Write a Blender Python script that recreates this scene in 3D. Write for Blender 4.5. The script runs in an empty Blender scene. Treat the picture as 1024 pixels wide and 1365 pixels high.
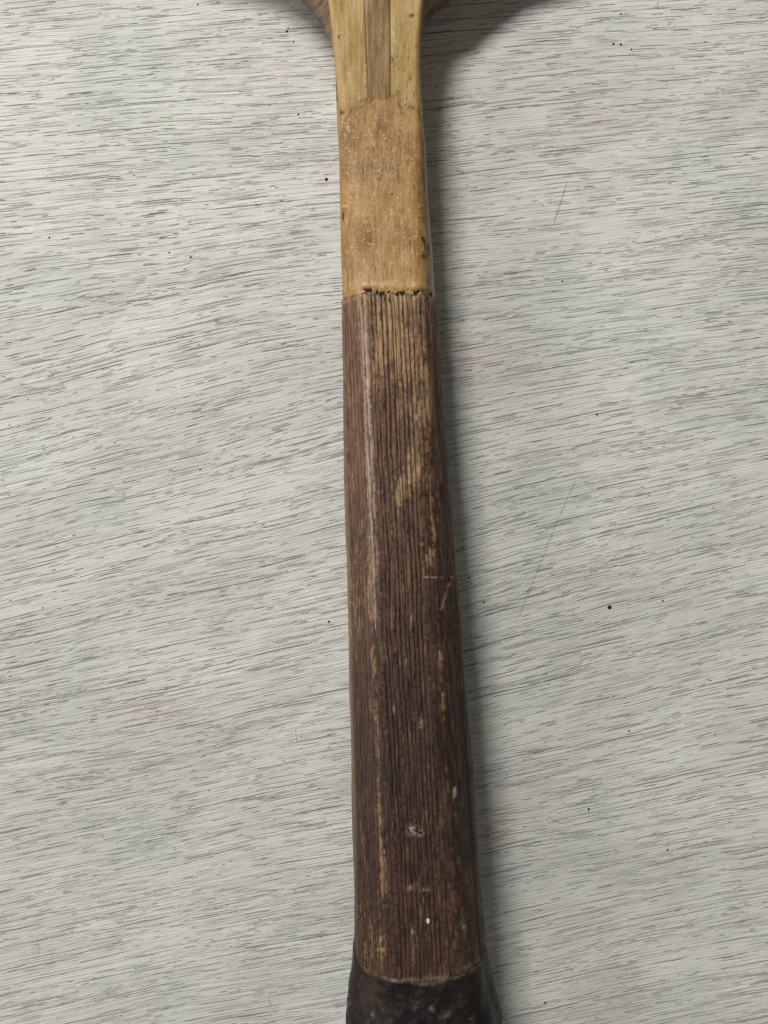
import bpy, math, random
import numpy as np

# ------------------------------------------------------------------ camera, world, lights, exposure
scene = bpy.context.scene
H = 0.298          # camera height above the table (m)
FPX = 1464.0       # focal length in photo pixels (photo is 1024 x 1365)
cam_d = bpy.data.cameras.new("camera")
cam = bpy.data.objects.new("camera", cam_d)
scene.collection.objects.link(cam)
cam.location = (0, 0, H)
cam_d.sensor_fit = 'VERTICAL'
cam_d.sensor_height = 24.0
cam_d.lens = FPX / 1365.0 * 24.0
cam_d.clip_start = 0.01
cam_d.clip_end = 20.0
scene.camera = cam

world = bpy.data.worlds.new("World")
scene.world = world
world.use_nodes = True
bg = world.node_tree.nodes["Background"]
bg.inputs[0].default_value = (1.0, 0.965, 0.90, 1)
bg.inputs[1].default_value = 0.095

def area_light(name, loc, target, sx, sy, power, col):
    l = bpy.data.lights.new(name, 'AREA')
    l.shape = 'RECTANGLE'; l.size = sx; l.size_y = sy
    l.energy = power; l.color = col
    o = bpy.data.objects.new(name, l)
    scene.collection.objects.link(o)
    o.location = loc
    from mathutils import Vector
    d = Vector(target) - Vector(loc)
    o.rotation_euler = d.to_track_quat('-Z', 'Y').to_euler()
    return o
area_light("window_light", (-0.47, 0.97, 0.98), (0.0, 0.0, 0.0), 0.42, 0.19, 19.4, (1.0, 0.985, 0.955))
area_light("low_window_light", (-0.95, 0.20, 0.52), (0.0, 0.0, 0.0), 0.46, 0.36, 3.8, (1.0, 0.985, 0.965))
area_light("shadow_fill_light", (0.30, -0.40, 0.26), (0.03, -0.11, 0.0), 0.30, 0.30, 0.20, (1.0, 0.95, 0.86))  # added fill lamp without a visible source, lifts the lower handle's shadow


scene.view_settings.view_transform = 'Standard'
scene.view_settings.look = 'None'
scene.view_settings.exposure = 0.0
scene.view_settings.gamma = 1.0

# ------------------------------------------------------------------ numpy noise
def _hash(ix, iy, seed):
    h = (ix.astype(np.int64) * 374761393 + iy.astype(np.int64) * 668265263 + seed * 1442695041) & 0xFFFFFFFF
    h = ((h ^ (h >> 13)) * 1274126177) & 0xFFFFFFFF
    h = ((h ^ (h >> 16)) * 2246822519) & 0xFFFFFFFF
    h = h ^ (h >> 15)
    return (h & 0xFFFFFF) / float(0xFFFFFF)
def vn(x, y, seed=0):
    x0 = np.floor(x); y0 = np.floor(y)
    fx = x - x0; fy = y - y0
    fx = fx * fx * (3 - 2 * fx); fy = fy * fy * (3 - 2 * fy)
    a = _hash(x0, y0, seed); b = _hash(x0 + 1, y0, seed)
    c = _hash(x0, y0 + 1, seed); d = _hash(x0 + 1, y0 + 1, seed)
    return (a * (1 - fx) + b * fx) * (1 - fy) + (c * (1 - fx) + d * fx) * fy
def fbm(x, y, seed=0, n=4, g=0.5):
    s = 0; a = 1; t = 0
    for i in range(n):
        s = s + a * vn(x * 2 ** i + 17.3 * i, y * 2 ** i - 9.1 * i, seed + i * 7); t += a; a *= g
    return s / t
def ss(a, b, x):
    t = np.clip((x - a) / (b - a), 0, 1)
    return t * t * (3 - 2 * t)
def gauss(px, py, cx, cy, rx, ry, rot=0.0):
    c, s = math.cos(rot), math.sin(rot)
    dx = (px - cx) * c + (py - cy) * s; dy = -(px - cx) * s + (py - cy) * c
    return np.exp(-((dx / rx) ** 2 + (dy / ry) ** 2))
def seg(px, py, x0, y0, x1, y1, w):
    L2 = (x1 - x0) ** 2 + (y1 - y0) ** 2
    t = np.clip(((px - x0) * (x1 - x0) + (py - y0) * (y1 - y0)) / L2, 0, 1)
    d = np.hypot(px - x0 - t * (x1 - x0), py - y0 - t * (y1 - y0))
    return np.exp(-(d / w) ** 2)
def lerp(a, b, t):
    return a + (b - a) * t
def col(c):      # sRGB 0-255 -> linear numpy
    c = np.array(c, float) / 255
    return np.where(c <= 0.04045, c / 12.92, ((c + 0.055) / 1.055) ** 2.4)
def mixc(A, B, t):
    return A + (B - A) * t[..., None]

# ------------------------------------------------------------------ node helpers
class NT:
    def __init__(s, name):
        s.m = bpy.data.materials.new(name); s.m.use_nodes = True
        s.t = s.m.node_tree; s.b = s.t.nodes["Principled BSDF"]
    def link(s, a, b): s.t.links.new(a, b)
    def put(s, sock, v):
        if isinstance(v, bpy.types.NodeSocket): s.t.links.new(v, sock)
        elif v is not None: sock.default_value = v
    def math(s, op, a, b=None, c=None, clamp=False):
        n = s.t.nodes.new("ShaderNodeMath"); n.operation = op; n.use_clamp = clamp
        s.put(n.inputs[0], a); s.put(n.inputs[1], b)
        if c is not None: s.put(n.inputs[2], c)
        return n.outputs[0]
    def rng(s, v, a, b, c=0.0, d=1.0):
        n = s.t.nodes.new("ShaderNodeMapRange"); n.interpolation_type = 'SMOOTHSTEP'
        s.put(n.inputs[0], v); n.inputs[1].default_value = a; n.inputs[2].default_value = b
        s.put(n.inputs[3], c); s.put(n.inputs[4], d)
        return n.outputs[0]
    def xyz(s, x, y, z=0.0):
        n = s.t.nodes.new("ShaderNodeCombineXYZ")
        s.put(n.inputs[0], x); s.put(n.inputs[1], y); s.put(n.inputs[2], z)
        return n.outputs[0]
    def noise(s, vec, scale=1.0, detail=2.0, rough=0.5, dist=0.0):
        n = s.t.nodes.new("ShaderNodeTexNoise"); n.noise_dimensions = '3D'
        s.put(n.inputs["Vector"], vec); n.inputs["Scale"].default_value = scale
        n.inputs["Detail"].default_value = detail; n.inputs["Roughness"].default_value = rough
        n.inputs["Distortion"].default_value = dist
        return n.outputs[0]
    def mix(s, f, a, b, mode='MIX'):
        n = s.t.nodes.new("ShaderNodeMix"); n.data_type = 'RGBA'; n.blend_type = mode
        s.put(n.inputs[0], f)
        for sock, v in ((n.inputs[6], a), (n.inputs[7], b)):
            if isinstance(v, bpy.types.NodeSocket): s.t.links.new(v, sock)
            else: sock.default_value = tuple(v) + ((1,) if len(v) == 3 else ())
        return n.outputs[2]
    def attr(s, name):
        n = s.t.nodes.new("ShaderNodeAttribute"); n.attribute_name = name
        return n
    def bump(s, h, strength, dist, normal=None):
        n = s.t.nodes.new("ShaderNodeBump"); n.inputs["Strength"].default_value = strength
        n.inputs["Distance"].default_value = dist
        s.put(n.inputs["Height"], h)
        if normal is not None: s.link(normal, n.inputs["Normal"])
        return n.outputs[0]
    def objco(s):
        n = s.t.nodes.new("ShaderNodeTexCoord")
        q = s.t.nodes.new("ShaderNodeSeparateXYZ"); s.link(n.outputs["Object"], q.inputs[0])
        return n.outputs["Object"], q.outputs[0], q.outputs[1], q.outputs[2]
def L3(c): return tuple(float(v) for v in col(c))

# ------------------------------------------------------------------ table: whitewashed open-grain veneer
def table_material():
    n = NT("whitewashed_wood")
    vec, X, Y, Z = n.objco()
    x = n.math('MULTIPLY', X, 1000.0)      # millimetres
    y = n.math('MULTIPLY', Y, 1000.0)
    # slope of the grain: flat near the head, steeper towards the butt
    sl = n.math('MULTIPLY_ADD', n.rng(y, 105.0, -5.0), 0.155, 0.085)
    sl = n.math('SUBTRACT', sl, n.math('MULTIPLY', n.rng(y, -30.0, -85.0), 0.045))
    w1 = n.noise(n.xyz(n.math('MULTIPLY', x, 0.010), n.math('MULTIPLY', y, 0.016)), 1.0, 1.0, 0.4)
    w2 = n.noise(n.xyz(n.math('MULTIPLY', x, 0.045), n.math('MULTIPLY', y, 0.10), 4.0), 1.0, 2.0, 0.45)
    v = n.math('SUBTRACT', y, n.math('MULTIPLY', x, sl))
    v = n.math('ADD', v, n.math('MULTIPLY', w1, 6.0))
    v = n.math('ADD', v, n.math('MULTIPLY', w2, 1.3))
    def layer(fu, fv, z, detail=2.0, rough=0.5, dist=0.0):
        return n.noise(n.xyz(n.math('MULTIPLY', x, fu), n.math('MULTIPLY', v, fv), z), 1.0, detail, rough, dist)
    patch = layer(0.013, 0.13, 3.0, 3.0, 0.65)
    patch2 = layer(0.06, 0.55, 9.0, 2.0, 0.55)
    patchm = n.math('MULTIPLY_ADD', patch, 0.55, n.math('MULTIPLY', patch2, 0.45))
    brk = n.noise(n.xyz(n.math('MULTIPLY', x, 1.7), n.math('MULTIPLY', v, 3.2), 7.0), 1.0, 2.0, 0.6)
    jit = n.math('MULTIPLY_ADD', brk, 0.10, -0.05)
    dens = n.rng(patchm, 0.30, 0.74, 0.0, 1.0)
    def white(a, b=None):
        w = n.t.nodes.new("ShaderNodeTexWhiteNoise"); w.noise_dimensions = '3D' if b is not None else '1D'
        if b is None:
            n.put(w.inputs["W"], a); return w.outputs["Value"]
        n.put(w.inputs["Vector"], n.xyz(a, b, 0.37))
        q = n.t.nodes.new("ShaderNodeSeparateColor"); n.link(w.outputs["Color"], q.inputs[0])
        return q.outputs[0], q.outputs[1], q.outputs[2]
    def dashes(lane_mm, len_mm, half_w, off, d0, d1, smin=0.35):
        """open pores: one possible hairline per lane and cell, each with its own place, length and darkness"""
        vv = n.math('MULTIPLY_ADD', n.math('ADD', v, jit), 1.0 / lane_mm, off)
        lane = n.math('FLOOR', vv); fr = n.math('FRACT', vv)
        uu = n.math('MULTIPLY_ADD', x, 1.0 / len_mm, n.math('MULTIPLY', white(n.math('ADD', lane, off)), 37.0))
        cell = n.math('FLOOR', uu); fu = n.math('FRACT', uu)
        r1, r2, r3 = white(lane, n.math('ADD', cell, off))
        c = n.math('MULTIPLY_ADD', r1, 0.56, 0.22)
        hl = n.math('MULTIPLY_ADD', r2, 0.36, 0.10)
        end = n.math('SUBTRACT', n.math('DIVIDE', n.math('ABSOLUTE', n.math('SUBTRACT', fu, 0.5)), hl), n.math('MULTIPLY_ADD', brk, 0.9, -0.45))
        end = n.rng(end, 1.05, 0.55)
        d = n.math('MULTIPLY', n.math('ABSOLUTE', n.math('SUBTRACT', fr, c)), lane_mm)
        wd = n.math('MULTIPLY', n.math('MULTIPLY_ADD', end, 0.6, 0.4), n.math('MULTIPLY_ADD', n.math('SUBTRACT', brk, 0.42), half_w * 2.4, half_w))
        ln = n.rng(n.math('DIVIDE', d, n.math('MAXIMUM', wd, 0.01)), 1.5, 0.4)
        on = n.rng(n.math('SUBTRACT', n.math('MULTIPLY_ADD', dens, d1 - d0, d0), r3), 0.0, 0.22, 0.0, 1.0)
        k = n.math('MULTIPLY_ADD', n.math('MULTIPLY', r1, r1), 1.0 - smin, smin)
        return n.math('MULTIPLY', n.math('MULTIPLY', ln, end), n.math('MULTIPLY', on, k))
    L1 = dashes(0.85, 22.0, 0.080, 3.0, 0.42, 1.0, 0.3)
    L2 = dashes(0.55, 12.0, 0.068, 11.0, 0.36, 0.95, 0.25)
    L3_ = dashes(1.15, 44.0, 0.072, 23.0, 0.55, 0.98, 0.2)
    L4 = dashes(0.50, 4.2, 0.075, 31.0, 0.08, 0.75, 0.25)
    L5 = dashes(4.6, 24.0, 0.14, 47.0, -0.15, 0.75, 0.4)
    pores = n.math('MAXIMUM', n.math('MAXIMUM', n.math('MAXIMUM', L1, L2), n.math('MAXIMUM', L3_, L4)), L5)
    # broad grey smears where the wash is thin
    sm = layer(0.045, 1.3, 61.0, 3.0, 0.68)
    smear = n.math('MULTIPLY', n.rng(sm, 0.44, 0.74), n.rng(patchm, 0.40, 0.66, 0.25, 1.0))
    fine = layer(0.035, 2.6, 81.0, 3.0, 0.62)
    speck = n.noise(n.xyz(x, y, 2.0), 1.7, 3.0, 0.7)
    brk2 = fine
    blot = n.noise(n.xyz(n.math('MULTIPLY', x, 0.6), v, 33.0), 0.035, 3.0, 0.6)
    blot2 = n.noise(n.xyz(x, y, 55.0), 0.03, 3.0, 0.6)
    c = n.mix(n.rng(blot, 0.35, 0.65), L3((222, 222, 216)), L3((208, 208, 203)))
    c = n.mix(n.math('MULTIPLY', n.rng(blot2, 0.52, 0.72), 0.45), c, L3((212, 199, 190)))
    c = n.mix(n.math('MULTIPLY', n.rng(blot2, 0.45, 0.28), 0.40), c, L3((205, 208, 190)))
    c = n.mix(n.math('MULTIPLY', n.rng(fine, 0.44, 0.76), 0.40), c, L3((148, 144, 138)))
    c = n.mix(n.math('MULTIPLY', smear, 0.42), c, L3((122, 118, 112)))
    c = n.mix(n.math('MULTIPLY', n.rng(speck, 0.52, 0.78), 0.22), c, L3((150, 146, 140)))
    c = n.mix(n.math('MULTIPLY', pores, n.rng(y, -20.0, -110.0, 0.78, 0.64)), c, L3((62, 56, 52)))
    # individual pits and specks in the veneer (object-space millimetres)
    pits = None
    def P(px, py): return ((px - 512) * H / FPX * 1000, (682.5 - py) * H / FPX * 1000)
    for px, py, r in ((813, 810, 0.62), (435.5, 239.5, 0.50), (884, 801, 0.25), (818, 59, 0.34), (828, 59.5, 0.34), (842, 66, 0.26),
                      (828, 18.5, 0.24), (383, 42, 0.36), (384.5, 38, 0.22), (391.5, 56, 0.24), (398, 152.5, 0.28), (66, 317, 0.28), (226, 337, 0.26),
                      (254.5, 343, 0.30), (264, 6, 0.26), (439, 829, 0.32), (267, 626, 0.24), (785, 1079, 0.34), (839, 974.5, 0.28),
                      (796, 553, 0.30), (890, 1133, 0.26), (626, 770, 0.30), (645, 803, 0.28), (727, 1337, 0.30), (750, 375, 0.24)):
        cx, cy = P(px, py)
        d = n.math('ADD', n.math('POWER', n.math('SUBTRACT', x, cx), 2.0), n.math('POWER', n.math('SUBTRACT', y, cy), 2.0))
        d = n.math('SQRT', d)
        d = n.math('ADD', d, n.math('MULTIPLY', brk, 0.25 * min(1.0, 0.6)))
        m = n.rng(d, r + 0.12, r * 0.65 + 0.05)
        pits = m if pits is None else n.math('MAXIMUM', pits, m)
    # pencil-like scratches
    scr = None
    for (ax, ay), (bx, by), w, k in ((P(756, 243), P(738, 300), 0.34, 0.55), (P(768, 640), P(745, 690), 0.28, 0.5),
                                 (P(745, 690), P(692, 822), 0.26, 0.45), (P(912, 156), P(905, 172), 0.22, 0.4),
                                 (P(394, 972), P(396, 990), 0.26, 0.6), (P(431, 1088), P(434, 1098), 0.24, 0.6), (P(358, 1330), P(362, 1342), 0.25, 0.6),
                                 (P(135, 1112), P(141, 1122), 0.24, 0.6), (P(50, 1248), P(53, 1275), 0.2, 0.35), (P(67, 617), P(104, 616), 0.22, 0.8),
                                 (P(36, 352), P(70, 368), 0.2, 0.35)):
        L = math.hypot(bx - ax, by - ay); ux, uy = (bx - ax) / L, (by - ay) / L
        rx = n.math('SUBTRACT', x, ax); ry = n.math('SUBTRACT', y, ay)
        t = n.math('ADD', n.math('MULTIPLY', rx, ux), n.math('MULTIPLY', ry, uy))
        dd = n.math('ABSOLUTE', n.math('ADD', n.math('ADD', n.math('MULTIPLY', rx, -uy), n.math('MULTIPLY', ry, ux)), n.math('MULTIPLY_ADD', brk2, 0.5, -0.25)))
        e = n.math('ABSOLUTE', n.math('SUBTRACT', t, L / 2))
        m = n.math('MULTIPLY', n.rng(dd, w, w * 0.2), n.rng(e, L / 2 + 0.3, L / 2 - 0.8))
        m = n.math('MULTIPLY', n.math('MULTIPLY', m, k), n.rng(brk, 0.3, 0.6, 0.5, 1.0))
        scr = m if scr is None else n.math('MAXIMUM', scr, m)
    c = n.mix(n.math('MULTIPLY', scr, 0.9), c, L3((90, 86, 82)))
    c = n.mix(pits, c, L3((22, 20, 19)))
    n.link(c, n.b.inputs["Base Color"])
    n.b.inputs["Roughness"].default_value = 0.62
    n.b.inputs["Specular IOR Level"].default_value = 0.35
    # relief: pores and brush ridges
    h = n.math('MULTIPLY_ADD', pores, -1.0, n.math('MULTIPLY', pits, -2.0))
    h = n.math('MULTIPLY_ADD', fine, 1.0, h)
    h = n.math('MULTIPLY_ADD', sm, 0.7, h)
    h = n.math('MULTIPLY_ADD', speck, 0.32, h)
    bp = n.bump(h, 1.0, 0.00018)
    wav = n.math('MULTIPLY', n.noise(n.xyz(x, y, 8.0), 0.10, 2.0, 0.5), 1.0)
    bp2 = n.bump(wav, 0.5, 0.0008, bp)
    n.link(bp2, n.b.inputs["Normal"])
    return n.m

def link_mesh(name, verts, faces, mat, parent=None, smooth=True):
    me = bpy.data.meshes.new(name)
    me.from_pydata([tuple(v) for v in verts], [], faces)
    me.materials.append(mat)
    me.polygons.foreach_set("use_smooth", [smooth] * len(me.polygons))
    me.update()
    o = bpy.data.objects.new(name, me)
    scene.collection.objects.link(o)
    if parent is not None: o.parent = parent
    return o

tm = table_material()
a, b_, t_ = 0.70, 0.004, 0.028
tv = [(-a + b_, -a + b_, 0), (a - b_, -a + b_, 0), (a - b_, a - b_, 0), (-a + b_, a - b_, 0),
      (-a, -a, -b_), (a, -a, -b_), (a, a, -b_), (-a, a, -b_),
      (-a, -a, -t_), (a, -a, -t_), (a, a, -t_), (-a, a, -t_)]
tf = [(0, 1, 2, 3)] + [(i, i + 4, (i + 1) % 4 + 4, (i + 1) % 4) for i in range(4)] \
    + [(i + 4, i + 8, (i + 1) % 4 + 8, (i + 1) % 4 + 4) for i in range(4)] + [(11, 10, 9, 8)]
tabletop = link_mesh("tabletop", tv, tf, tm, smooth=False)
tabletop["kind"] = "structure"
tabletop["label"] = "whitewashed wooden tabletop with dark open grain running across under the racket"

# ------------------------------------------------------------------ racket: lofted wooden handle
IP = lambda ys, vs: (lambda q: np.interp(q, ys, vs))
# everything along the handle is a function of q = the row of the top face in the photo
zt = IP([-220, 0, 200, 390, 800, 1200, 1310, 1400], [.0200, .0198, .0200, .0222, .0275, .0305, .0312, .0312])
o_l = IP([-120, -75, -40, -15, 0, 15, 30, 45, 60, 80, 100, 150, 200, 300, 400, 500, 600, 800, 1000, 1100, 1285, 1330],
         [280, 338, 381, 404, 415, 424, 432, 439, 443.5, 446, 447.3, 449, 450.5, 453, 455, 457, 458.5, 463, 468, 470, 474, 475])
o_r = IP([-120, -75, -40, -15, 0, 15, 30, 45, 60, 80, 100, 150, 200, 260, 320, 400, 500, 600, 700, 800, 900, 1000, 1100, 1200, 1285, 1330],
         [736, 676, 629, 603, 588, 573, 568, 564, 561.5, 560.5, 561, 564, 568.5, 572, 576, 581.5, 588, 597, 604.5, 612.5, 620, 628, 635, 642, 650, 653])
f_l = IP([-120, -60, 0, 40, 85, 150, 250, 330, 400, 520, 700, 900, 1100, 1300, 1340],     # left edge of the top face
         [428, 434, 440, 445, 448.5, 455, 463, 474, 481, 489, 494, 500, 508, 518, 519])
f_r = IP([-120, -60, 0, 40, 85, 150, 250, 330, 400, 550, 650, 800, 950, 1100, 1285, 1340],
         [578, 570, 563, 560, 558.5, 560, 564, 566, 569, 575, 580, 588, 598, 612, 632, 634])
dzl = IP([-120, -60, 0, 60, 120, 250, 400, 800, 1300], [.0060, .0060, .0068, .0045, .0030, .0040, .0062, .0080, .0092])
dzr = IP([-120, -60, 0, 60, 120, 250, 400, 800, 1300], [.0060, .0080, .0115, .0065, .0030, .0052, .0085, .0100, .0115])
def X_at(px, z): return (px - 512.0) * (H - z) / FPX
def Y_at(q):
    return (682.5 - q) * (H - zt(q)) / FPX

def fillet(poly, rad, npt, nst):
    """poly: list of (x,z) arrays, closed. Returns list of (x,z) samples around the section."""
    N = len(poly); out = []
    for i in range(N):
        p0, p1, p2 = poly[i - 1], poly[i], poly[(i + 1) % N]
        e1 = np.hypot(p0[0] - p1[0], p0[1] - p1[1]); e2 = np.hypot(p2[0] - p1[0], p2[1] - p1[1])
        r1 = np.minimum(rad[i], e1 * 0.48) / e1; r2 = np.minimum(rad[i], e2 * 0.48) / e2
        A = (p1[0] + (p0[0] - p1[0]) * r1, p1[1] + (p0[1] - p1[1]) * r1)
        B = (p1[0] + (p2[0] - p1[0]) * r2, p1[1] + (p2[1] - p1[1]) * r2)
        out.append(('c', A, p1, B, npt[i]))
    res = []
    for i in range(N):
        _, A, p, B, n = out[i]
        for k in range(n):
            t = k / n
            res.append(((1 - t) ** 2 * A[0] + 2 * t * (1 - t) * p[0] + t * t * B[0], (1 - t) ** 2 * A[1] + 2 * t * (1 - t) * p[1] + t * t * B[1]))
        C = out[(i + 1) % N][1]
        for k in range(nst[i]):
            t = k / nst[i]
            res.append((B[0] + (C[0] - B[0]) * t, B[1] + (C[1] - B[1]) * t))
    return res

def section(q, grow=0.0):
    """8-sided section; order: bottom-left, left-low, left shoulder, left ridge, right ridge, right shoulder, right-low, bottom-right"""
    z = zt(q)
    zb = IP([-220, 100, 400, 1300], [.0010, .0016, .0034, .0026])(q)
    zl = z - dzl(q); zr = z - dzr(q)
    crown = IP([0, 300, 1300], [.00005, .0003, .0006])(q)
    Yq = Y_at(q)
    L = X_at(o_l(682.5 - Yq * FPX / (H - zl)), zl); R = X_at(o_r(682.5 - Yq * FPX / (H - zr)), zr)
    FL = X_at(f_l(q), z - crown); FR = X_at(f_r(q), z - crown)
    zl2 = zb + (zl - zb) * .42; zr2 = zb + (zr - zb) * .42
    mid = (FL + FR) / 2
    low = IP([-220, 60, 150, 400], [.0006, .0010, .0020, .0048])(q)
    poly = [(L + low, zb), (L + .0004, zl2), (L, zl), (FL, z - crown), (mid, z), (FR, z - crown), (R, zr), (R - .0004, zr2), (R - low, zb)]
    rr = IP([-220, 0, 100, 250, 400, 1300], [.0009, .0009, .0016, .0034, .0024, .0028])(q)
    rR = IP([-220, 0, 100, 250, 400, 1300], [.0009, .0009, .0012, .0024, .0030, .0060])(q)
    rs = IP([-220, 0, 100, 400, 1300], [.0018, .0018, .0014, .0022, .0028])(q)
    rad = [rs, rs, rs, rr, (FR - FL) * .4, rR, rs, rs, rs]
    return poly, rad

NPT = [3, 3, 10, 16, 60, 16, 10, 3, 3]
NST = [2, 6, 44, 16, 16, 44, 6, 2, 4]
def loft(qs):
    poly, rad = section(qs)
    s = fillet(poly, rad, NPT, NST)
    Xs = np.stack([np.broadcast_to(p[0], qs.shape) for p in s], 1)
    Zs = np.stack([np.broadcast_to(p[1], qs.shape) for p in s], 1)
    Ys = np.broadcast_to(Y_at(qs)[:, None], Xs.shape).copy()
    return np.stack([Xs, Ys, Zs], 2)
def grid_normals(G):
    du = np.roll(G, -1, 1) - np.roll(G, 1, 1)
    dv = np.gradient(G, axis=0)
    n = np.cross(du, dv)
    n /= np.linalg.norm(n, axis=2, keepdims=True) + 1e-12
    c = G.mean(1, keepdims=True)
    if (n * (G - c)).sum() < 0: n = -n
    return n
def pix(G):
    px = 512 + G[..., 0] * FPX / (H - G[..., 2]); py = 682.5 - G[..., 1] * FPX / (H - G[..., 2])
    return px, py
def set_attrs(me, colr, rough):
    n = len(me.vertices)
    ca = me.attributes.new("tint", 'FLOAT_COLOR', 'POINT')
    buf = np.ones((n, 4), np.float32); buf[:, :3] = np.clip(colr, 0, 1)
    ca.data.foreach_set("color", buf.ravel())
    ra = me.attributes.new("gloss_break", 'FLOAT', 'POINT')
    ra.data.foreach_set("value", rough.astype(np.float32).ravel())
def grid_mesh(name, G, C, R, mat, parent, closed=True, cap0=False, cap1=False, fan=None):
    ns, nc = G.shape[:2]
    i = np.arange(ns - 1)[:, None]; jn = nc if closed else nc - 1
    j = np.arange(jn)[None, :]
    a0 = i * nc + j; a1 = i * nc + (j + 1) % nc
    F = np.stack([a0, a1, a1 + nc, a0 + nc], 2).reshape(-1, 4)
    V = G.reshape(-1, 3)
    me = bpy.data.meshes.new(name)
    nf = len(F); extra = []
    if cap0: extra.append(list(range(nc - 1, -1, -1)))
    if cap1: extra.append([(ns - 1) * nc + k for k in range(nc)])
    loops = np.concatenate([F.ravel()] + [np.array(e) for e in extra]).astype(np.int32)
    tot = np.concatenate([np.full(nf, 4), [len(e) for e in extra]]).astype(np.int32)
    st = np.concatenate([[0], np.cumsum(tot)[:-1]]).astype(np.int32)
    me.vertices.add(len(V)); me.vertices.foreach_set("co", V.astype(np.float32).ravel())
    me.loops.add(len(loops)); me.loops.foreach_set("vertex_index", loops)
    me.polygons.add(len(tot)); me.polygons.foreach_set("loop_start", st); me.polygons.foreach_set("loop_total", tot)
    me.polygons.foreach_set("use_smooth", np.ones(len(tot), bool))
    me.update(calc_edges=True); me.validate()
    set_attrs(me, C.reshape(-1, 3), R.reshape(-1))
    me.materials.append(mat)
    o = bpy.data.objects.new(name, me); scene.collection.objects.link(o)
    if parent is not None: o.parent = parent
    return o

def wood_material(name, rough0, rough1, spec, fibre, amp, coat=0.0, coat_rough=0.3, bmp=0.6):
    n = NT(name)
    vec, X, Y, Z = n.objco()
    x = n.math('MULTIPLY', X, 1000.0); y = n.math('MULTIPLY', Y, 1000.0); z = n.math('MULTIPLY', Z, 1000.0)
    xs = n.math('MULTIPLY_ADD', y, 0.05, x)
    fib = n.noise(n.xyz(n.math('MULTIPLY', xs, fibre), n.math('MULTIPLY', y, fibre * 0.10), n.math('MULTIPLY', z, fibre)), 1.0, 3.0, 0.6)
    gr = n.noise(n.xyz(x, y, z), 3.2, 2.0, 0.6)
    at = n.attr("tint").outputs["Color"]
    k = n.math('ADD', n.math('MULTIPLY', n.math('SUBTRACT', fib, 0.5), amp), n.math('MULTIPLY', n.math('SUBTRACT', gr, 0.5), amp * 0.8))
    k = n.math('ADD', k, 1.0)
    c = n.mix(1.0, at, n.xyz(k, k, k), 'MULTIPLY')
    n.link(c, n.b.inputs["Base Color"])
    r = n.attr("gloss_break").outputs["Fac"]
    r = n.math('MULTIPLY_ADD', n.math('SUBTRACT', fib, 0.5), 0.25, r)
    n.link(n.rng(r, 0.0, 1.0, rough0, rough1), n.b.inputs["Roughness"])
    n.b.inputs["Specular IOR Level"].default_value = spec
    n.b.inputs["Coat Weight"].default_value = coat
    n.b.inputs["Coat Roughness"].default_value = coat_rough
    h = n.math('MULTIPLY_ADD', gr, 0.5, fib)
    n.link(n.bump(h, bmp, 0.00010), n.b.inputs["Normal"])
    return n.m
m_grip = wood_material("weathered_brown_wood", 0.30, 0.78, 0.50, 2.2, 0.75)
m_ash = wood_material("varnished_ash_wood", 0.32, 0.66, 0.50, 2.0, 0.45, 0.0, 0.3, 0.3)
m_leather = wood_material("black_leather", 0.44, 0.62, 0.34, 1.2, 0.35)
m_metal = wood_material("blackened_tack", 0.28, 0.5, 0.6, 1.0, 0.3)
m_side = wood_material("hoop_wood", 0.35, 0.65, 0.45, 1.6, 0.5)

racket = bpy.data.objects.new("racket", None)
racket.empty_display_size = 0.02
scene.collection.objects.link(racket)
racket["label"] = "old wooden racket with ridged brown grip and dark leather butt lying on the white table"
racket["category"] = "racket"

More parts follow.
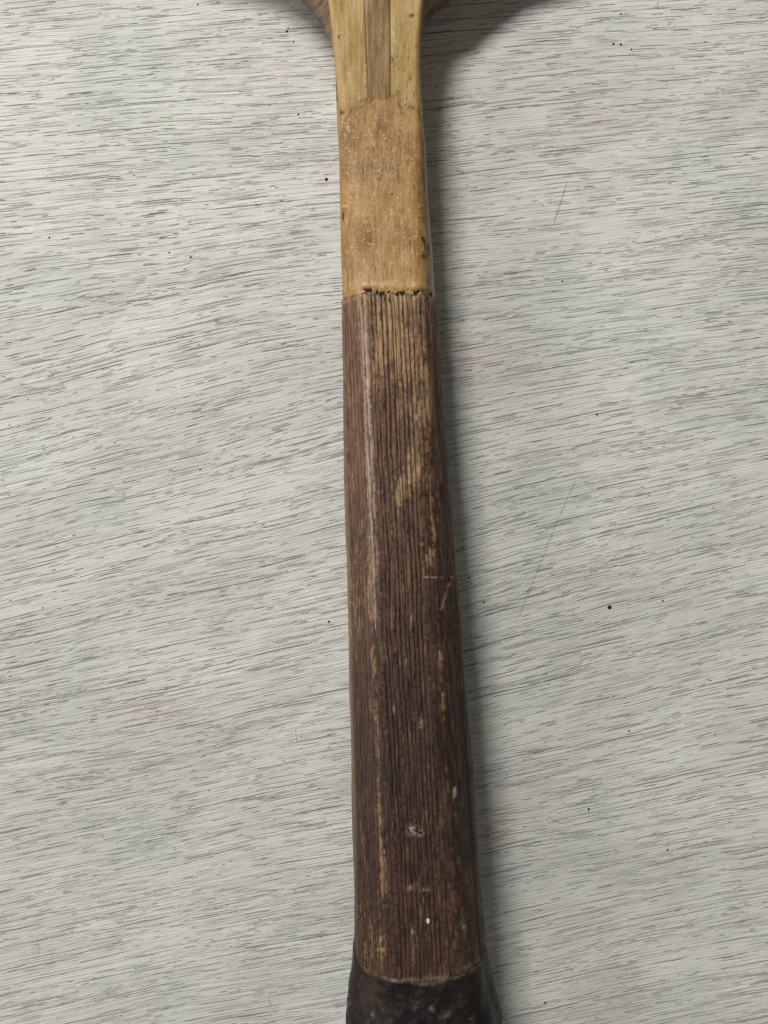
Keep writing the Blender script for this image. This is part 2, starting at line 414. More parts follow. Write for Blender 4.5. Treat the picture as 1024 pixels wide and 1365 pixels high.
# ---- colour and relief fields -------------------------------------------------
def arc_px(G, px):
    """distance round the section, in photo-pixel units, equal to px at the crest of the handle"""
    d = np.linalg.norm(np.diff(G, axis=1), axis=2)
    a = np.concatenate([np.zeros((len(G), 1)), np.cumsum(d, axis=1)], 1)
    m = G.shape[1] // 2
    sgn = 1.0 if px[0, m + 5] > px[0, m - 5] else -1.0
    return px[:, m:m + 1] + sgn * (a - a[:, m:m + 1]) * FPX / (H - G[:, m:m + 1, 2])
def grip_fields(G, q):
    px, py = pix(G)
    ps = arc_px(G, px)
    n = grid_normals(G)
    mm = G * 1000
    ridge = f_l(q)[:, None] + 0 * px
    rdgr = f_r(q)[:, None] + 0 * px
    # straight-grained groove lines, about 1.2 mm apart, wandering slightly
    ax = ps - (py - 400) * 0.052            # runs down the length of the handle
    wob = (fbm(py * 0.007, ax * 0.03, 5, 2) - .5) * 5 + (fbm(py * 0.05, ax * 0.15, 6, 2) - .5) * 2.0
    ph = (ax + wob)
    cell = ph / 6.0
    ci = np.floor(cell)
    jit = (_hash(ci, ci * 0, 11) - .5) * 0.45
    fr = cell - ci - 0.5 - jit
    life = lerp(.60, 1., ss(0.22, 0.46, vn(py * 0.012 + ci * 3.7, ci * 1.3, 12))) * lerp(0.7, 1.0, vn(py * 0.07, ci, 13))
    groove = np.exp(-(fr / 0.17) ** 2) * life
    cell2 = (ph + 2.2) / 3.1; c2 = np.floor(cell2); fr2 = cell2 - c2 - .5 - (_hash(c2, c2 * 0, 14) - .5) * .5
    fine = np.exp(-(fr2 / 0.2) ** 2) * ss(0.45, 0.7, vn(py * 0.035 + c2 * 2.1, c2, 15))
    topf = ss(ridge - 3, ridge + 5, px)
    groove = groove * lerp(0.75, 1.0, topf)
    bot = ss(1285, 1150, py)
    grain = fbm(ps * 0.34, py * 0.05, 21, 4, .6)
    grain2 = fbm(ps * 0.42, py * 0.12, 22, 3, .6)
    tiny = fbm(ps * 0.40, py * 0.30, 23, 2, .6)
    # base colour: mid brown at the top, darker to the butt
    t = ss(380, 1050, py)[...]
    base = mixc(np.broadcast_to(col((106, 72, 48)), px.shape + (3,)), np.broadcast_to(col((62, 39, 27)), px.shape + (3,)), t)
    low = ss(1000, 1280, py)
    base = mixc(base, np.broadcast_to(col((76, 50, 32)), base.shape), low * 0.7)
    base = base * np.clip(1.0 + (grain - .5) * 1.9 + (tiny - .5) * 1.2, .25, 2.)[..., None]
    # left chamfer a bit more yellow-brown
    lc = ss(ridge + 1, ridge - 8, px)
    base = mixc(base, np.broadcast_to(col((118, 90, 58)), base.shape) * (0.6 + .8 * grain2)[..., None], lc * 0.50 * ss(1150, 700, py) * ss(.3, .7, fbm(ps * .2, py * .02, 31, 3)))
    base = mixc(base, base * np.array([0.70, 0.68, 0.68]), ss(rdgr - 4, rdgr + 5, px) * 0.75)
    # pale wear where the brown has rubbed off; highlight painted along the left ridge
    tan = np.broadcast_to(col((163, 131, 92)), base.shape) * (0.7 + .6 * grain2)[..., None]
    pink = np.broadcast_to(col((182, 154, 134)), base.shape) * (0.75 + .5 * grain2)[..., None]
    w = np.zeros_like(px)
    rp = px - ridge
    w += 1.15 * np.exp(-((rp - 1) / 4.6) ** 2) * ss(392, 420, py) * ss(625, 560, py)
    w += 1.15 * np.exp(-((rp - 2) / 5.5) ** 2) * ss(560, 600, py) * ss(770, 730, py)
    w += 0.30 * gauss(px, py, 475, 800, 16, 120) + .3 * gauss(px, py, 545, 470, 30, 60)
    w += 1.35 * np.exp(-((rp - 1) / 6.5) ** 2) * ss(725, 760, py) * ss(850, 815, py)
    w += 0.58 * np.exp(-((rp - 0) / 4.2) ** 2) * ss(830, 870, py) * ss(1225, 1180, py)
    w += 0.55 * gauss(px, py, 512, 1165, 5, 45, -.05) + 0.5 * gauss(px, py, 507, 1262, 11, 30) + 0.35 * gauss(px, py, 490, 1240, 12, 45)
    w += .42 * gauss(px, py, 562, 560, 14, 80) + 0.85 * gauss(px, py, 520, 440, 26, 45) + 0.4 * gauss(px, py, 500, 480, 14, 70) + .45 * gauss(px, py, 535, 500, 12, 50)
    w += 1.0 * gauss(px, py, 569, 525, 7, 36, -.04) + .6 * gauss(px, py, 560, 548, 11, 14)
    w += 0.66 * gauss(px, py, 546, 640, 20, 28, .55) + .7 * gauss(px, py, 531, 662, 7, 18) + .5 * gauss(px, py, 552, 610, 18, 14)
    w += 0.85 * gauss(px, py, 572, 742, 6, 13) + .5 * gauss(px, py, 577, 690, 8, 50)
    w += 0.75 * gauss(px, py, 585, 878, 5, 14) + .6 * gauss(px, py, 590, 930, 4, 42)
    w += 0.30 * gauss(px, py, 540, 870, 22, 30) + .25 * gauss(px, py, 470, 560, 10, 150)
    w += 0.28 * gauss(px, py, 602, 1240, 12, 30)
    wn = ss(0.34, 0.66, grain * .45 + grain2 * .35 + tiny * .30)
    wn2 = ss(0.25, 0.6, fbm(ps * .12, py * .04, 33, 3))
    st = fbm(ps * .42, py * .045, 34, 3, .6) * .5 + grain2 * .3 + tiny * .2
    wear_sheen = ss(.40, .66, st + (w - .5) * .42) * np.clip(w * 2.2, 0, 1) * (.5 + .5 * wn)
    wear_sheen = wear_sheen * (1 - 0.55 * groove)
    pk = ss(-7, 0, rp) * ss(9, 4, rp)  # band on the left ridge that takes the painted highlight colour
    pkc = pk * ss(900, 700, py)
    c = mixc(base, tan * lerp(1., .8, ss(850, 1000, py))[..., None], wear_sheen * (1 - pkc * .7)); c = mixc(c, pink, wear_sheen * pkc * .7)
    # scattered small fibres lighter than the ground
    fl = ss(0.55, 0.72, fbm(ps * .42, py * .06, 41, 3, .6)) * ss(.35, .65, fbm(ps * .08, py * .03, 42, 3)) * (0.45 + .5 * ss(1000, 450, py)) * (.4 + tiny)
    c = mixc(c, np.broadcast_to(col((158, 128, 94)), c.shape), np.clip(fl, 0, 1) * .62)
    stk = ss(.50, .62, vn(ps * .26, px * 0 + 2, 44)) * np.exp(-np.clip(py - 395, 0, 900) / 22.) * ss(.25, .5, grain2)
    c = mixc(c, tan, np.clip(stk * 1.1, 0, .9))
    # dirt packed in the grooves
    dark = np.broadcast_to(col((24, 14, 9)), c.shape)
    c = mixc(c, dark, np.clip(groove * 0.92 + fine * 0.42, 0, .92))
    fl2 = ss(0.64, 0.80, fbm(ps * .45, py * .07, 43, 3, .6))
    c = mixc(c, dark, fl2 * .6)
    # scuffs and chips
    gry = np.broadcast_to(col((158, 140, 122)), c.shape)
    sc = 0.8 * seg(px, py, 598, 778, 588, 812, 1.6) * (0.5 + .6 * tiny) + .45 * seg(px, py, 553, 769, 607, 770, 1.3) * ss(.4, .6, tiny)
    sc += .75 * gauss(px, py, 549, 1105, 5, 7, .5) * ss(.35, .6, tiny) + .5 * gauss(px, py, 560, 1110, 7, 5) * ss(.45, .6, tiny)
    sc += .6 * gauss(px, py, 549, 1182, 6, 3.2, -.5) + .5 * gauss(px, py, 566, 1186, 6, 3) * ss(.4, .6, tiny) + .7 * gauss(px, py, 551, 1241, 3, 4) * ss(.4, .6, tiny)
    sc += .5 * gauss(px, py, 617, 1235, 4, 7) * ss(.4, .6, tiny) + .5 * gauss(px, py, 561, 965, 2.5, 6) + .6 * gauss(px, py, 588, 880, 3, 5) * ss(.35, .6, tiny)
    sc += .6 * gauss(px, py, 507, 656, 3, 2) + .6 * gauss(px, py, 523, 707, 1.6, 5) + .55 * gauss(px, py, 573, 738, 4, 4) + .35 * gauss(px, py, 562, 725, 3, 3)
    sc += .5 * gauss(px, py, 525, 945, 1.3, 4) + .5 * gauss(px, py, 549, 825, 1.2, 6)
    c = mixc(c, gry, np.clip(sc * ss(.30, .62, tiny * .6 + grain2 * .4) * 1.5, 0, .9))
    chip = gauss(px, py, 605.5, 1056, 2.3, 8, .1) ** .5 * ss(.3, .5, gauss(px, py, 605.5, 1056, 2.6, 8, .1) + .1 * tiny)
    c = mixc(c, np.broadcast_to(col((176, 156, 116)), c.shape), np.clip(chip, 0, 1))
    chip2 = ss(.35, .6, gauss(px, py, 570.8, 1227.5, 2.6, 4.2))
    c = mixc(c, np.broadcast_to(col((214, 208, 192)), c.shape), chip2)
    tn = ss(.3, .6, gauss(px, py, 508, 1266, 6, 4) * ss(.2, .6, tiny))
    c = mixc(c, np.broadcast_to(col((150, 114, 74)), c.shape), tn * .8)
    # thin pale edges painted in: lit, worn side at left, rim highlight at right
    el = ss(o_l(q)[:, None] + 7, o_l(q)[:, None] + 2, px) * ss(.0, 1, 1.2 - np.abs(py - 850) / 480)
    c = mixc(c, np.broadcast_to(col((158, 142, 112)), c.shape) * (0.7 + .5 * grain)[..., None], el * .42)
    er = ss(o_r(q)[:, None] - 3.5, o_r(q)[:, None] - 1, px) * ss(1250, 700, py)
    c = mixc(c, np.broadcast_to(col((120, 108, 92)), c.shape), er * .30 * ss(.4, .6, grain))
    # joint line with the neck: raised pale lip then dark broken glue line
    jy = py - (392 + joint_wave(px))
    lip = np.exp(-((jy - 6) / 3.5) ** 2) * ss(.4, .6, fbm(ps * .35, py * .1, 51, 3))
    c = mixc(c, tan * 1.05, lip * .55)
    # worn pale lower end near the leather
    n_bot = edge_row(px) - py
    endp = np.exp(-((n_bot - 1.5) / 3.0) ** 2) * (0.4 + .7 * grain2)
    c = mixc(c, np.broadcast_to(col((128, 106, 80)), c.shape), np.clip(endp * .8, 0, 1) * ss(.38, .6, fbm(ps * .12, py * .12, 63, 3)))
    relief = -groove * .00028 - fine * .00006 + (grain - .5) * .00014 + (tiny - .5) * .00007 - fl2 * .00005
    relief += (fbm(ps * .05, py * .012, 61, 3) - .5) * .0006 - wear_sheen * .00006 * (1 - pk)
    relief += chip2 * .0002 + np.clip(chip, 0, 1) * .0001
    rough = np.clip(0.55 - 0.50 * pk * ss(760, 560, py) * (.5 + .5 * wear_sheen) + .3 * groove + .4 * (1 - pk) * wear_sheen + (tiny - .5) * .5, 0, 1)
    G2 = G + n * relief[..., None]
    return G2, c, rough

def hole_field(px, py):
    jy = py - (391 + joint_wave(px))
    h = np.exp(-((jy + 0.5 + (vn(px * .2, px * 0 + 8, 119) - .5) * 5) / 2.8) ** 2) * ss(.50, .60, vn(px * .36, py * .2, 116)) * ss(474, 486, px) 
    h += 0.35 * np.exp(-((jy - 1.5) / 1.3) ** 2) * ss(.35, .6, fbm(px * .3, py * .1, 118, 2))
    return np.clip(h * 1.3, 0, 1)
def joint_wave(px):
    c = 1 - np.clip((px - 478) / -24, 0, 1) ** 2
    return (1 - c) * 8 + ss(560, 578, px) * 4 + (vn(px * .12, px * 0 + 3, 71) - .5) * 3
def edge_row(px):
    return np.interp(px, [473, 480, 517, 600, 648], [1285, 1293, 1309, 1303, 1275])

def neck_fields(G, q):
    px, py = pix(G)
    ps = arc_px(G, px)
    n = grid_normals(G)
    fl_, fr_ = f_l(q)[:, None], f_r(q)[:, None]
    grain = fbm(ps * 0.5, py * 0.030, 101, 4, .6)
    grain2 = fbm(ps * 0.45, py * 0.06, 102, 3, .6)
    tiny = fbm(ps * 0.42, py * 0.30, 103, 2, .6)
    big = fbm(ps * .035, py * .022, 104, 3)
    S = px.shape + (3,)
    B = lambda rgb: np.broadcast_to(col(rgb), S)
    # laminated strips
    e1 = np.interp(py, [-60, 0, 130], [484, 486.5, 490]); e2 = np.interp(py, [-60, 0, 130], [520.5, 520, 521])
    strip = mixc(B((178, 147, 86)), B((154, 122, 66)), ss(.3, .7, grain * .6 + big * .4))
    strip = mixc(strip, B((184, 158, 98)), ss(.55, .8, grain2) * .5)
    cen = mixc(B((144, 116, 68)), B((118, 92, 50)), ss(.3, .7, grain))
    cen = mixc(cen, B((92, 68, 42)), ss(.55, .75, grain2) * .5)
    c = mixc(strip, cen, ss(e1 - .8, e1 + .8, px) * ss(e2 + .8, e2 - .8, px))
    seam = np.exp(-((px - e1) / 1.1) ** 2) + np.exp(-((px - e2) / 1.1) ** 2)
    # sanded, scuffed lower zone
    by = np.interp(px, [450, 458, 470, 486, 505, 525, 540, 560, 575], [192, 160, 145, 134, 130, 128, 136, 150, 166]) + (fbm(ps * .2, py * .15, 105, 3) - .5) * 14
    sand = ss(by - 2, by + 4, py)
    sc = mixc(B((166, 126, 68)), B((128, 92, 46)), ss(.30, .70, big * .6 + grain * .4))
    sc = mixc(sc, B((182, 148, 96)), ss(320, 385, py) * .55)
    sc = mixc(sc, B((176, 136, 84)), ss(.45, .7, fbm(ps * .1, py * .06, 106, 3)) * .5)
    def curl(fx, fy, sd, w):
        a_ = fbm(ps * fx, py * fy, sd, 2, .5)
        return ss(w, w * .3, np.abs(a_ - .5))
    m1 = ss(.50, .72, fbm(ps * .16, py * .11, 108, 2)) ; m2 = ss(.52, .70, fbm(ps * .20 + 7, py * .12, 120, 2))
    flk = curl(.16, .12, 107, .020) * m1 + curl(.26, .10, 121, .022) * m2 + curl(.12, .16, 122, .014) * ss(.5, .7, fbm(ps * .3, py * .3, 123, 2))
    flk = np.clip(flk, 0, 1) * (.5 + .7 * tiny)
    sc = mixc(sc, B((212, 184, 136)), np.clip(flk * 1.3, 0, 1) * .85)
    flk2 = ss(.60, .78, fbm(ps * .6 - py * .14, py * .30, 109, 3, .55))
    sc = mixc(sc, B((196, 164, 112)), flk2 * .5)
    sc = sc * (.86 + .28 * fbm(ps * .5, py * .35, 124, 3, .6))[..., None]
    sc = mixc(sc, B((112, 80, 44)), ss(.50, .8, fbm(ps * .25, py * .05, 110, 4, .6)) * .6)
    c = mixc(c, sc, sand)
    c = mixc(c, B((90, 66, 40)), np.clip(seam, 0, 1) * (1 - sand) * .55)
    edgeb = np.exp(-((py - by) / 2.5) ** 2) * ss(.4, .7, tiny)
    c = mixc(c, B((104, 76, 44)), edgeb * .5)
    # vertical dark hairlines, insect-like pits on the right strip
    pits = ss(.56, .68, fbm(ps * .42, py * .13, 111, 3)) * ss(.35, .5, fbm(ps * .1, py * .1, 119, 2)) * ss(520, 528, px) * ss(45, 70, py) * ss(165, 145, py)
    pits = np.clip(pits, 0, 1)
    c = mixc(c, B((84, 60, 34)), pits * .6)
    hair = ss(.66, .80, fbm(ps * .8, py * .02, 113, 3, .6))
    c = mixc(c, B((126, 96, 56)), hair * .45)
    dk = gauss(px, py, 550, 21, 5, 2.5) + gauss(px, py, 456, 150, 3, 4) + gauss(px, py, 549, 144, 3, 4) + gauss(px, py, 470, 260, 2.3, 2.5) + gauss(px, py, 457, 288, 2, 7)
    dk += gauss(px, py, 506.5, 239, 1.5, 1.6) + gauss(px, py, 523, 259, 1.5, 1.6) + gauss(px, py, 452, 50, 1.5, 3)
    dk += 1.3 * gauss(px, py, 563.5, 318, 1.8, 4.5, -.4) + 1.3 * gauss(px, py, 568.5, 331, 2.6, 9, -.15) + 1.3 * gauss(px, py, 565, 342, 2.2, 3) + gauss(px, py, 560, 388, 9, 3) * .8
    dk += .9 * gauss(px, py, 523, 80, 3, 4) + .6 * gauss(px, py, 571, 378, 3, 14)
    c = mixc(c, B((40, 27, 18)), np.clip(dk * 1.3, 0, .95) * ss(.25, .5, tiny))
    # long pale scratch lines
    pl = seg(px, py, 524, 42, 530, 62, 1.) + seg(px, py, 492, 172, 500, 198, 1.1) + seg(px, py, 493, 190, 496, 178, 1.) + seg(px, py, 483, 322, 498, 326, 1.) + seg(px, py, 496, 268, 502, 246, 1.)
    pl += gauss(px, py, 465, 98.5, 2., 2.) * 1.2 + seg(px, py, 478, 120, 479, 132, 1) + seg(px, py, 487, 85, 488, 130, .9)
    c = mixc(c, B((222, 204, 160)), np.clip(pl, 0, 1) * .5 * ss(.3, .6, tiny))
    # edges: rim highlight painted into the colour at right, pinkish side at left
    er = ss(o_r(q)[:, None] - 4.0, o_r(q)[:, None] - 1.0, px) * ss(120, 220, py)
    c = mixc(c, B((186, 170, 140)), er * .75)
    dline = np.exp(-((px - (o_r(q)[:, None] - 5)) / 1.4) ** 2) * ss(150, 180, py) * ss(.4, .6, fbm(ps * .1, py * .06, 115, 2))
    c = mixc(c, B((60, 42, 26)), dline * .75)
    el = ss(o_l(q)[:, None] + 5, o_l(q)[:, None] + 1.5, px) * ss(80, 160, py)
    c = mixc(c, B((148, 112, 78)), el * .6)
    # joint glue line with dark torn holes
    jy = py - (391 + joint_wave(px))
    hole = hole_field(px, py)
    c = mixc(c, B((34, 22, 16)), np.clip(hole * 1.3, 0, .95))
    relief = (grain - .5) * .00007 + (tiny - .5) * .00004 * sand - seam * .00010 * (1 - sand) - pits * .00004 - np.clip(dk, 0, 1) * .00005
    relief += (fbm(ps * .03, py * .015, 117, 2) - .5) * .0005 + (flk - .3) * .00004 - hole * .0004 - sand * .00006
    relief += np.exp(-((jy + 8) / 5.) ** 2) * .00015
    rough = np.clip(.30 + .25 * sand + (tiny - .5) * .5 + .4 * flk + .5 * pits - .2 * ss(330, 385, py), 0, 1)
    G2 = G + n * relief[..., None]
    return G2, c, rough

# ---- neck (with its laminated strips as parts) and grip
ncol = sum(NPT) + sum(NST)
Q_STRIP = 132.0
q_up = np.concatenate([np.linspace(-62, -22, 16, endpoint=False), np.linspace(-22, Q_STRIP, 200)])
Gu = loft(q_up); Gu2, Cu, Ru = neck_fields(Gu, q_up)
pxu, pyu = pix(Gu)
topmask = (Gu[..., 2] > (zt(q_up) - .0021)[:, None])
# side wood of the hoop shoulders: darker pinkish brown
qq = q_up[:, None]
side = ss(f_l(q_up)[:, None] - .5, f_l(q_up)[:, None] - 2.5, pxu) + ss(f_r(q_up)[:, None] + .5, f_r(q_up)[:, None] + 2.5, pxu)
gs = fbm(pxu * .25 + pyu * .2, pyu * .05, 201, 3)
sidec = mixc(np.broadcast_to(col((142, 116, 88)), Cu.shape), np.broadcast_to(col((106, 82, 60)), Cu.shape), ss(.3, .7, gs))
spt = ss(.72, .80, fbm(pxu * .35, pyu * .22, 202, 2))
sidec = mixc(sidec, np.broadcast_to(col((58, 40, 30)), Cu.shape), spt * .8)
Cu = mixc(Cu, sidec, np.clip(side, 0, 1))
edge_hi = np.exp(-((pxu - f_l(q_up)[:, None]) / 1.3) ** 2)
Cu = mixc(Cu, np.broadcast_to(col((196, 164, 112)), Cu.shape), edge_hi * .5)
# column boundaries of the strips (constant column index on the top face)
k0 = NPT[0] + NST[0] + NPT[1] + NST[1] + NPT[2] + NST[2]      # start of left ridge fillet
k1 = k0 + NPT[3] + NST[3] + NPT[4] + NST[4] + NPT[5]          # end of right ridge fillet
def col_at(px_target):
    row = pxu[len(q_up) // 2]; ks = np.arange(k0, k1)
    return int(ks[np.argmin(abs(row[k0:k1] - px_target))])
cA, cB = k0 + 4, k1 - 4
cE1, cE2 = col_at(488.3), col_at(520.6)
def sub(c0, c1):
    idx = np.arange(c0, c1 + 1)
    # close the strip downwards so it is a solid lath 3 mm deep
    g = Gu2[:, idx]; c = Cu[:, idx]; r = Ru[:, idx]
    dn0 = g[:, :1] - np.array([0, 0, .003]); dn1 = g[:, -1:] - np.array([0, 0, .003])
    return np.concatenate([dn0, g, dn1], 1), np.concatenate([c[:, :1], c, c[:, -1:]], 1), np.concatenate([r[:, :1], r, r[:, -1:]], 1)
for c0, c1, nm, lb in ((cA, cE1, "face_lamination", None), (cE1, cE2, "centre_lamination", "darker brown strip along the middle of the throat"),
                       (cE2, cB, "face_lamination", None)):
    g, c, r = sub(c0, c1)
    o = grid_mesh(nm, g, c, r, m_ash, racket, closed=True, cap0=True)
    if lb: o["label"] = lb
# shoulders: the rest of the loft around the strips
idx = np.concatenate([np.arange(cB, ncol), np.arange(0, cA + 1)])
grid_mesh("throat_side", Gu2[:, idx], Cu[:, idx], Ru[:, idx], m_side, racket, closed=False)

q_n = np.linspace(Q_STRIP, 392, 420)
Gn = loft(q_n)
# the bottom edge of the neck follows the ragged joint line
Gn2, Cn, Rn = neck_fields(Gn, q_n)
grid_mesh("neck", Gn2, Cn, Rn, m_ash, racket)
Ktop = ss(372, 392, q_n)

q_g = np.linspace(391.5, 1330, 1350)
Gg = loft(q_g)
cc = Gg.mean(1, keepdims=True)
Gg[..., [0, 2]] = cc[..., [0, 2]] + (Gg[..., [0, 2]] - cc[..., [0, 2]]) * 1.0
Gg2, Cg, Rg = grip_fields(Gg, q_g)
# ragged start of the grip: rows above the joint line take the neck's bare wood and sit a little lower
pxg, pyg = pix(Gg)
above = ss(1.5, -1.5, pyg - (392 + joint_wave(pxg)))
_, Cn2, Rn2 = neck_fields(Gg[:60], q_g[:60])
Cg[:60] = mixc(Cg[:60], Cn2, above[:60])
pn = grid_normals(Gg)
jyg = pyg - (392 + joint_wave(pxg))
holeg = hole_field(pxg, pyg)
Cg = mixc(Cg, np.broadcast_to(col((34, 22, 16)), Cg.shape), np.clip(holeg * 1.2, 0, .95))
Gg2 += pn * ((1 - above) * .00022 - holeg * .0004)[..., None]
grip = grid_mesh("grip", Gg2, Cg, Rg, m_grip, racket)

# ---- leather butt cap: a sleeve round the end, flaring outwards
ns_c, = (90,)
Yc0 = Y_at(np.array([1307.0]))[0]; Yend = Yc0 - .0275
base_q = 1300.0
bs_poly, bs_rad = section(np.array([base_q]))
bs = fillet(bs_poly, bs_rad, NPT, NST)
bx = np.array([float(np.ravel(p[0])[0]) for p in bs]); bz = np.array([float(np.ravel(p[1])[0]) for p in bs])
cx0, cz0 = (bx.min() + bx.max()) / 2, (bz.min() + bz.max()) / 2
ts = np.linspace(0, 1, 110)
# amount (m) the sleeve stands out from the wood along its length, then the rounded end
dist = np.interp(ts, [0, .03, .20, .42, .55, .75, .88, 1], [.0001, .0006, .0014, .0030, .0034, .0026, .0014, -.003])
Gc = np.zeros((len(ts), len(bx), 3))
ang = np.arctan2(bz - cz0, bx - cx0)
nx = np.gradient(np.concatenate([bz[-2:], bz, bz[:2]]))[2:-2]; nz = -np.gradient(np.concatenate([bx[-2:], bx, bx[:2]]))[2:-2]
# soft outward normals
nn = np.stack([bx - cx0, (bz - cz0) * 1.1], 1); nn /= np.linalg.norm(nn, axis=1, keepdims=True)
lead = .0058 * ss(-2.0, -3.05, ang) + .0058 * ss(2.55, 3.1, ang) + .0022 * ss(1.5, .9, ang) * ss(-1.6, -.9, ang) + (np.sin(ang * 3 + 1) * .0003)
lead += (vn(np.cos(ang) * 6 + 9, np.sin(ang) * 6 + 9, 300) - .5) * .0006
shift = -(1307 - 1278) * 0
axis_slope = (X_at(0.5 * (o_l(1330.) + o_r(1330.)), .02) - X_at(0.5 * (o_l(1200.) + o_r(1200.)), .02)) / (Y_at(np.array(1330.)) - Y_at(np.array(1200.)))
for i, t in enumerate(ts):
    Y = (Yc0 + lead * (1 - t) ** 2) * (1 - t) + Yend * t
    dx = axis_slope * (Y - Yc0)
    k = dist[i]
    sx = bx + nn[:, 0] * k; sz = bz + nn[:, 1] * k
    if t > .88:      # round over the end
        f = math.sqrt(max(0., 1 - ((t - .88) / .125) ** 2)) * .14 + .86
        sx = cx0 + (sx - cx0) * f; sz = cz0 + (sz - cz0) * f
    Gc[i, :, 0] = sx + dx; Gc[i, :, 1] = Y; Gc[i, :, 2] = np.maximum(sz, 0.0004)
pxc, pyc = pix(Gc)
nc_ = grid_normals(Gc)
aa = ang[None, :] + 0 * pxc
u = aa * 17.; vv = ts[:, None] * 27.5 + 0 * pxc
lump = fbm(u * .28 + 40, vv * .30, 311, 3)
crk = fbm(u * 1.6 + 40, vv * 1.2, 312, 4, .6)
S = pxc.shape + (3,)
Cc = mixc(np.broadcast_to(col((30, 22, 19)), S), np.broadcast_to(col((17, 12, 11)), S), ss(.3, .7, lump))
Cc = mixc(Cc, np.broadcast_to(col((66, 46, 34)), S), np.clip(.8 * gauss(pxc, pyc, 494, 1320, 14, 18) + .35 * gauss(pxc, pyc, 640, 1300, 10, 22), 0, 1) * (.4 + .6 * crk))
Cc = mixc(Cc, np.broadcast_to(col((120, 100, 86)), S), np.clip(.8 * gauss(pxc, pyc, 494, 1356, 3, 8, .5) + .5 * gauss(pxc, pyc, 628, 1357, 4, 8), 0, 1) * ss(.4, .65, crk))
Cc = mixc(Cc, np.broadcast_to(col((84, 76, 70)), S), ss(.62, .8, crk) * .15)
rim = ss(.03, .0, ts[:, None] + 0 * pxc)
Cc = mixc(Cc, np.broadcast_to(col((120, 98, 74)), S), rim * .40 * ss(.3, .6, fbm(u * 1.2 + 9, vv * .5, 313, 2)))
Cc = mixc(Cc, np.broadcast_to(col((170, 150, 122)), S), np.clip(1.2 * gauss(pxc, pyc, 522, 1310, 11, 2.4), 0, 1) * rim)
Gc = Gc + nc_ * ((lump - .5) * .0008 + (fbm(u * .8, vv * .8 + 5, 315, 2) - .5) * .00008 + (crk - .5) * .00012)[..., None]
Gc[..., 2] = np.maximum(Gc[..., 2], .0003)
butt = grid_mesh("butt_cap", Gc, Cc, np.clip(.45 + (crk - .5) * 1.4, 0, 1), m_leather, racket, cap1=True)

# tacks under / through the leather
def tack(pos, nrm, r=.0017):
    N, K = 20, 7
    from mathutils import Vector
    z = Vector(nrm).normalized(); x = z.orthogonal().normalized(); y = z.cross(x)
    vs = []; fs = []
    prof = [(1.45, -.25), (1.18, -.02), (1.0, .12), (.86, .30), (.62, .46), (.34, .56), (.0, .60)]
    for k, (rr, hh) in enumerate(prof[:-1]):
        for i in range(N):
            a = 2 * math.pi * i / N
            w = 1 + .04 * math.sin(3 * a + k)
            vs.append(Vector(pos) + (x * math.cos(a) + y * math.sin(a)) * r * rr * w + z * r * hh)
    vs.append(Vector(pos) + z * r * prof[-1][1])
    for k in range(len(prof) - 2):
        for i in range(N):
            fs.append((k * N + i, k * N + (i + 1) % N, (k + 1) * N + (i + 1) % N, (k + 1) * N + i))
    for i in range(N):
        fs.append(((len(prof) - 2) * N + i, (len(prof) - 2) * N + (i + 1) % N, len(vs) - 1))
    o = link_mesh("tack", vs, fs, m_leather, butt)
    C = np.tile(col((36, 29, 27)), (len(vs), 1)); C[-N - 1:] = col((70, 62, 56))
    R = np.full(len(vs), .25); R[:2 * N] = .8
    set_attrs(o.data, C, R)
for tx, ty in ((577, 1346), (664, 1342), (466, 1338)):
    d = (pxc - tx) ** 2 + (pyc - ty) ** 2 + (Gc[..., 2] < .008) * 1e6
    i, j = np.unravel_index(np.argmin(d), d.shape)
    r = .0012
    tack(Gc[i, j] - nc_[i, j] * (.0001 if tx == 577 else .0004), nc_[i, j], r)

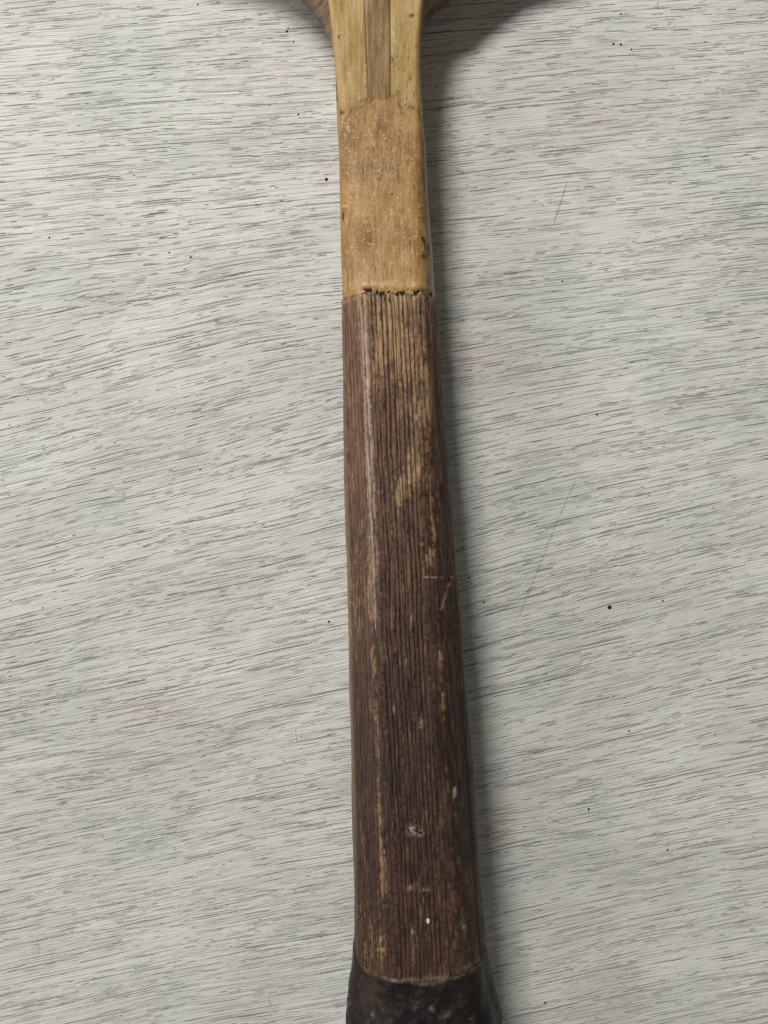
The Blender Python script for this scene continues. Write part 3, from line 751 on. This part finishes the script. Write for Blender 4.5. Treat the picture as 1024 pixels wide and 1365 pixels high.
# ---- hoop: bent laminated frame leaving the picture at the top
def hoop():
    Ytop = Y_at(np.array([-40.]))[0]
    zc = .0096
    # right-hand outer contour, going up from the throat
    qs = np.array([-32, -44, -58, -72, -84, -96])
    pts = [((X_at(o_r(v + 20.), .0135) - X_at(o_l(v + 20.), .0135)) / 2, float(Y_at(np.array(float(v))))) for v in qs]
    cxm = (X_at(o_r(0.), .0135) + X_at(o_l(0.), .0135)) / 2
    a, b = .112, .150
    yb = pts[-1][1]
    # ellipse-like bow joined smoothly with the throat
    th = np.linspace(-.90, math.pi / 2, 34)
    cy = pts[-1][1] + .118
    ell = [(a * math.cos(t), cy + b * math.sin(t) * (1 if t > 0 else .92)) for t in th]
    ctrl = pts + ell
    P = np.array(ctrl)
    # resample by arc length and smooth
    for it in range(3):
        d = np.r_[0, np.cumsum(np.hypot(*np.diff(P, axis=0).T))]
        s = np.linspace(0, d[-1], 130)
        P = np.stack([np.interp(s, d, P[:, 0]), np.interp(s, d, P[:, 1])], 1)
        for k in range(6):
            P[8:-1] = P[8:-1] * .5 + (P[7:-2] + P[9:]) * .25 if False else P[8:-1]
            Q = P.copy(); Q[14:-1] = .5 * P[14:-1] + .25 * (P[13:-2] + P[15:]); P = Q
    full = np.concatenate([P, P[::-1][1:] * np.array([-1, 1])])
    T = np.gradient(full, axis=0); T /= np.linalg.norm(T, axis=1, keepdims=True)
    Nn = np.stack([T[:, 1], -T[:, 0]], 1)      # outward
    wd = .011
    sec = [(-.0006, -.0070), (-.0022, -.0086), (-wd + .0022, -.0086), (-wd, -.0074), (-wd, .0074), (-wd + .0022, .0086), (-.0034, .0086), (-.0006, .0058)]
    sec2 = []
    for i in range(len(sec)):
        p, q = sec[i], sec[(i + 1) % len(sec)]
        for t in (.12, .5, .88): sec2.append((p[0] + (q[0] - p[0]) * t, p[1] + (q[1] - p[1]) * t))
    G = np.zeros((len(full), len(sec2), 3))
    for j, (o, z) in enumerate(sec2):
        G[:, j, 0] = full[:, 0] + Nn[:, 0] * (o) + cxm
        G[:, j, 1] = full[:, 1] + Nn[:, 1] * (o)
        G[:, j, 2] = zc + z
    s = np.arange(len(full))[:, None] * 2.2 + 0 * G[..., 0]
    g = fbm(s * .05, G[..., 2] * 1500 + G[..., 0] * 300, 401, 4)
    C = mixc(np.broadcast_to(col((164, 132, 92)), G.shape), np.broadcast_to(col((126, 94, 62)), G.shape), ss(.3, .7, g))
    return grid_mesh("hoop", G, C, g, m_side, racket, cap0=True, cap1=True)
hoop()
print("built", sum(len(m.polygons) for m in bpy.data.meshes))
